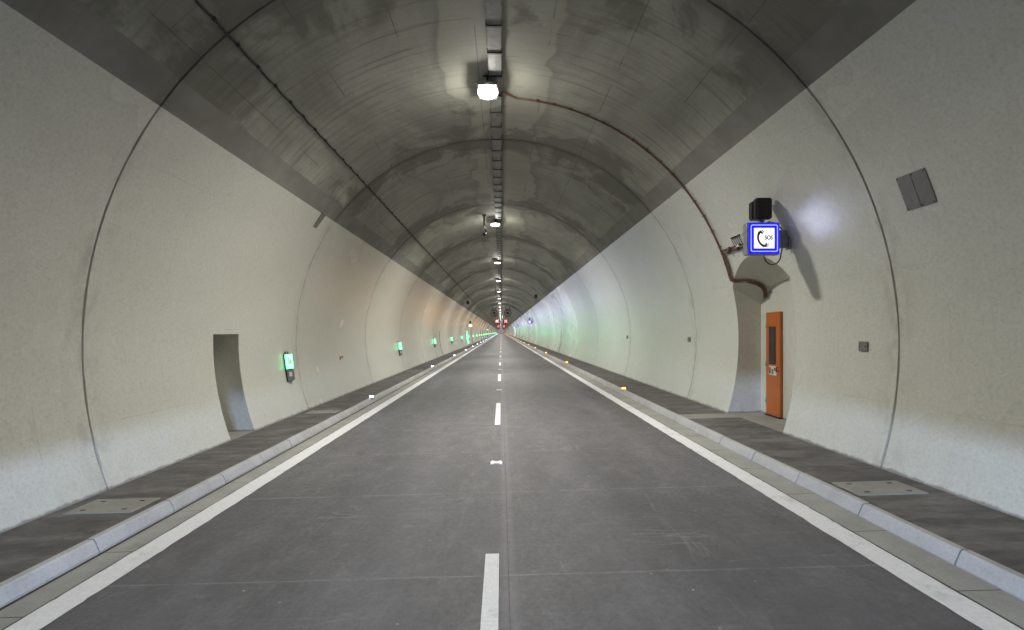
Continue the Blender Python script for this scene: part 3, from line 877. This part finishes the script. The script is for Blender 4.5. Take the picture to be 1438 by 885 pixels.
# ------------------------------------------------------------------ jet fans, lane signals
def make_fan():
    r = empty('jet_fan', (0, 83, 5.5), 'x', 'fan')
    mb = MB(); mb.lathe([(.60, 0), (.66, .02), (.66, 2.8), (.60, 2.82), (.57, 2.8), (.57, .02)], 28, axis='y'); 
    # open the ends: keep only ring faces
    bmesh.ops.delete(mb.bm, geom=[f for f in mb.bm.faces if len(f.verts) > 4], context='FACES')
    mb.build('casing', M['fan'], r)
    mb = MB(); mb.lathe([(.02, .20), (.12, .25), (.20, .45), (.20, 2.4), (.05, 2.6)], 18, axis='y'); mb.build('hub', M['fan'], r)
    for i in range(8):
        m = Matrix.Rotation(i * PI / 4 + .2, 4, 'Y'); mb = MB(); mb.box((.385, .5, 0), (.40, .16, .07), m @ Matrix.Rotation(.0, 4, 'X')); mb.build('blade', M['fan'], r)
    for sy in (.5, 2.3):
        mb = MB(); mb.box((-.35, sy, .92), (.06, .08, .75)); mb.box((.35, sy, .92), (.06, .08, .75)); mb.build('hanger', M['fan'], r)
    return r
f0 = make_fan(); f0.location = (-1.33, 83, 5.5)
tag(f0, 'left one of the two round jet fans hung under the far vault', 'fan', 'jet fans under the far vault')
f1 = copy_tree(f0); f1.location = (1.17, 83, 5.5); f1['label'] = 'right one of the two round jet fans hung under the far vault'
def make_signal():
    r = empty('lane_signal', (0, 123, 4.9), 'x', 'signal')
    mb = MB(); mb.box((0, .10, 0), (.95, .2, .95), bev=.03); mb.build('housing', M['black'], r)
    for s in (-1, 1):
        mb = MB(); mb.box((0, -.01, 0), (.95, .02, .15), Matrix.Rotation(s * PI / 4, 4, 'Y')); mb.build('red_stroke', M['sig_red'], r)
    mb = MB(); mb.tube([(0, .1, .45), (0, .1, 1.6)], .04, 8); mb.build('pole', M['greybox'], r)
    return r
s0 = make_signal(); s0.location = (-1.15, 123, 4.95)
tag(s0, 'left red lane signal glowing below the jet fans', 'signal', 'red lane signals under the far vault')
s1 = copy_tree(s0); s1.location = (1.2, 123, 4.95); s1['label'] = 'right red lane signal glowing below the jet fans'
s2 = copy_tree(s0); s2.location = (-1.3, 205, 4.6); s2['label'] = 'farther and paler red lane signal on the left, deep in the tunnel'
s3 = copy_tree(s0); s3.location = (1.2, 205, 4.6); s3['label'] = 'farther and paler red lane signal on the right, deep in the tunnel'
r = empty('variable_message_sign', (.05, 122, 4.75), 'dark square message sign between the two red lane signals', 'sign')
mb = MB(); mb.box((0, .12, 0), (.9, .24, .95), bev=.03); mb.build('cabinet', M['black'], r)
mb = MB(); mb.box((0, -.006, 0), (.8, .012, .85)); mb.build('screen', M['glass'], r)
mb = MB(); mb.tube([(-.3, .12, .4), (-.3, .12, 2.2)], .04, 8); mb.tube([(.3, .12, .4), (.3, .12, 2.2)], .04, 8); mb.build('hanger', M['greybox'], r)
# bright white arc on the right wall far in, built as a glowing strip
mb = MB(); n = 16
for i in range(n):
    za = .5 + 3.4 * i / n; zb = .5 + 3.4 * (i + 1) / n
    xa, xb = wx(za, 1), wx(zb, 1)
    mb.box(((xa + xb) / 2 - .06, 165, (za + zb) / 2), (.12 + abs(xa - xb), .2, (zb - za) * .98))
tag(mb.build('bright_arc', M['sign_white']), 'glowing white arc on the right wall deep in the tunnel', 'light strip')

# low beam of the car waiting behind the photographer
for sx in (-.6, .6):
    r = empty('headlamp', (sx, -3.2, g(sx) + .56), 'lit low-beam headlamp behind the camera, out of the picture', 'headlamp', 'headlamps behind the camera')
    r.rotation_euler = (0, -math.atan(C), 0)
    mb = MB(); mb.box((0, -.12, -.03), (.26, .14, .20), bev=.03); mb.box((0, .12, .022), (.50, .40, .012)); mb.build('housing', M['black'], r)
    l = light('low_beam', 'SPOT', r, 1400, (.48, .65, 1), shadow_soft_size=.007, spot_size=math.radians(150), spot_blend=.35)
    l.location = (0, -.02, .008); l.rotation_euler = (PI / 2, 0, 0)

# ------------------------------------------------------------------ camera, world, render
cam = bpy.data.cameras.new('camera'); co = bpy.data.objects.new('camera', cam); COL.objects.link(co)
co.location = (0, 0, 2.0); co.rotation_euler = (PI / 2, 0, 0)
cam.sensor_width = 36; cam.lens = 640 / 1438 * 36
cam.shift_x = (719 - 704) / 1438; cam.shift_y = (466.5 - 442.5) / 1438
cam.clip_start = .05; cam.clip_end = 2000
S.camera = co
w = bpy.data.worlds.new('World'); S.world = w; w.use_nodes = True
bg = w.node_tree.nodes['Background']; bg.inputs[0].default_value = (.60, .57, .52, 1); bg.inputs[1].default_value = .45
S.view_settings.view_transform = 'Standard'; S.view_settings.look = 'None'
S.view_settings.exposure = 0; S.view_settings.gamma = 1; S.view_settings.use_curve_mapping = False
S.render.engine = 'CYCLES'
cy = S.cycles
cy.max_bounces = 8; cy.diffuse_bounces = 5; cy.glossy_bounces = 4; cy.use_denoising = True; cy.denoiser = "OPENIMAGEDENOISE"; cy.denoising_input_passes = "RGB_ALBEDO_NORMAL"; cy.sample_clamp_direct = 30
cy.sample_clamp_indirect = 6; cy.use_light_tree = True; cy.caustics_reflective = False; cy.caustics_refractive = False
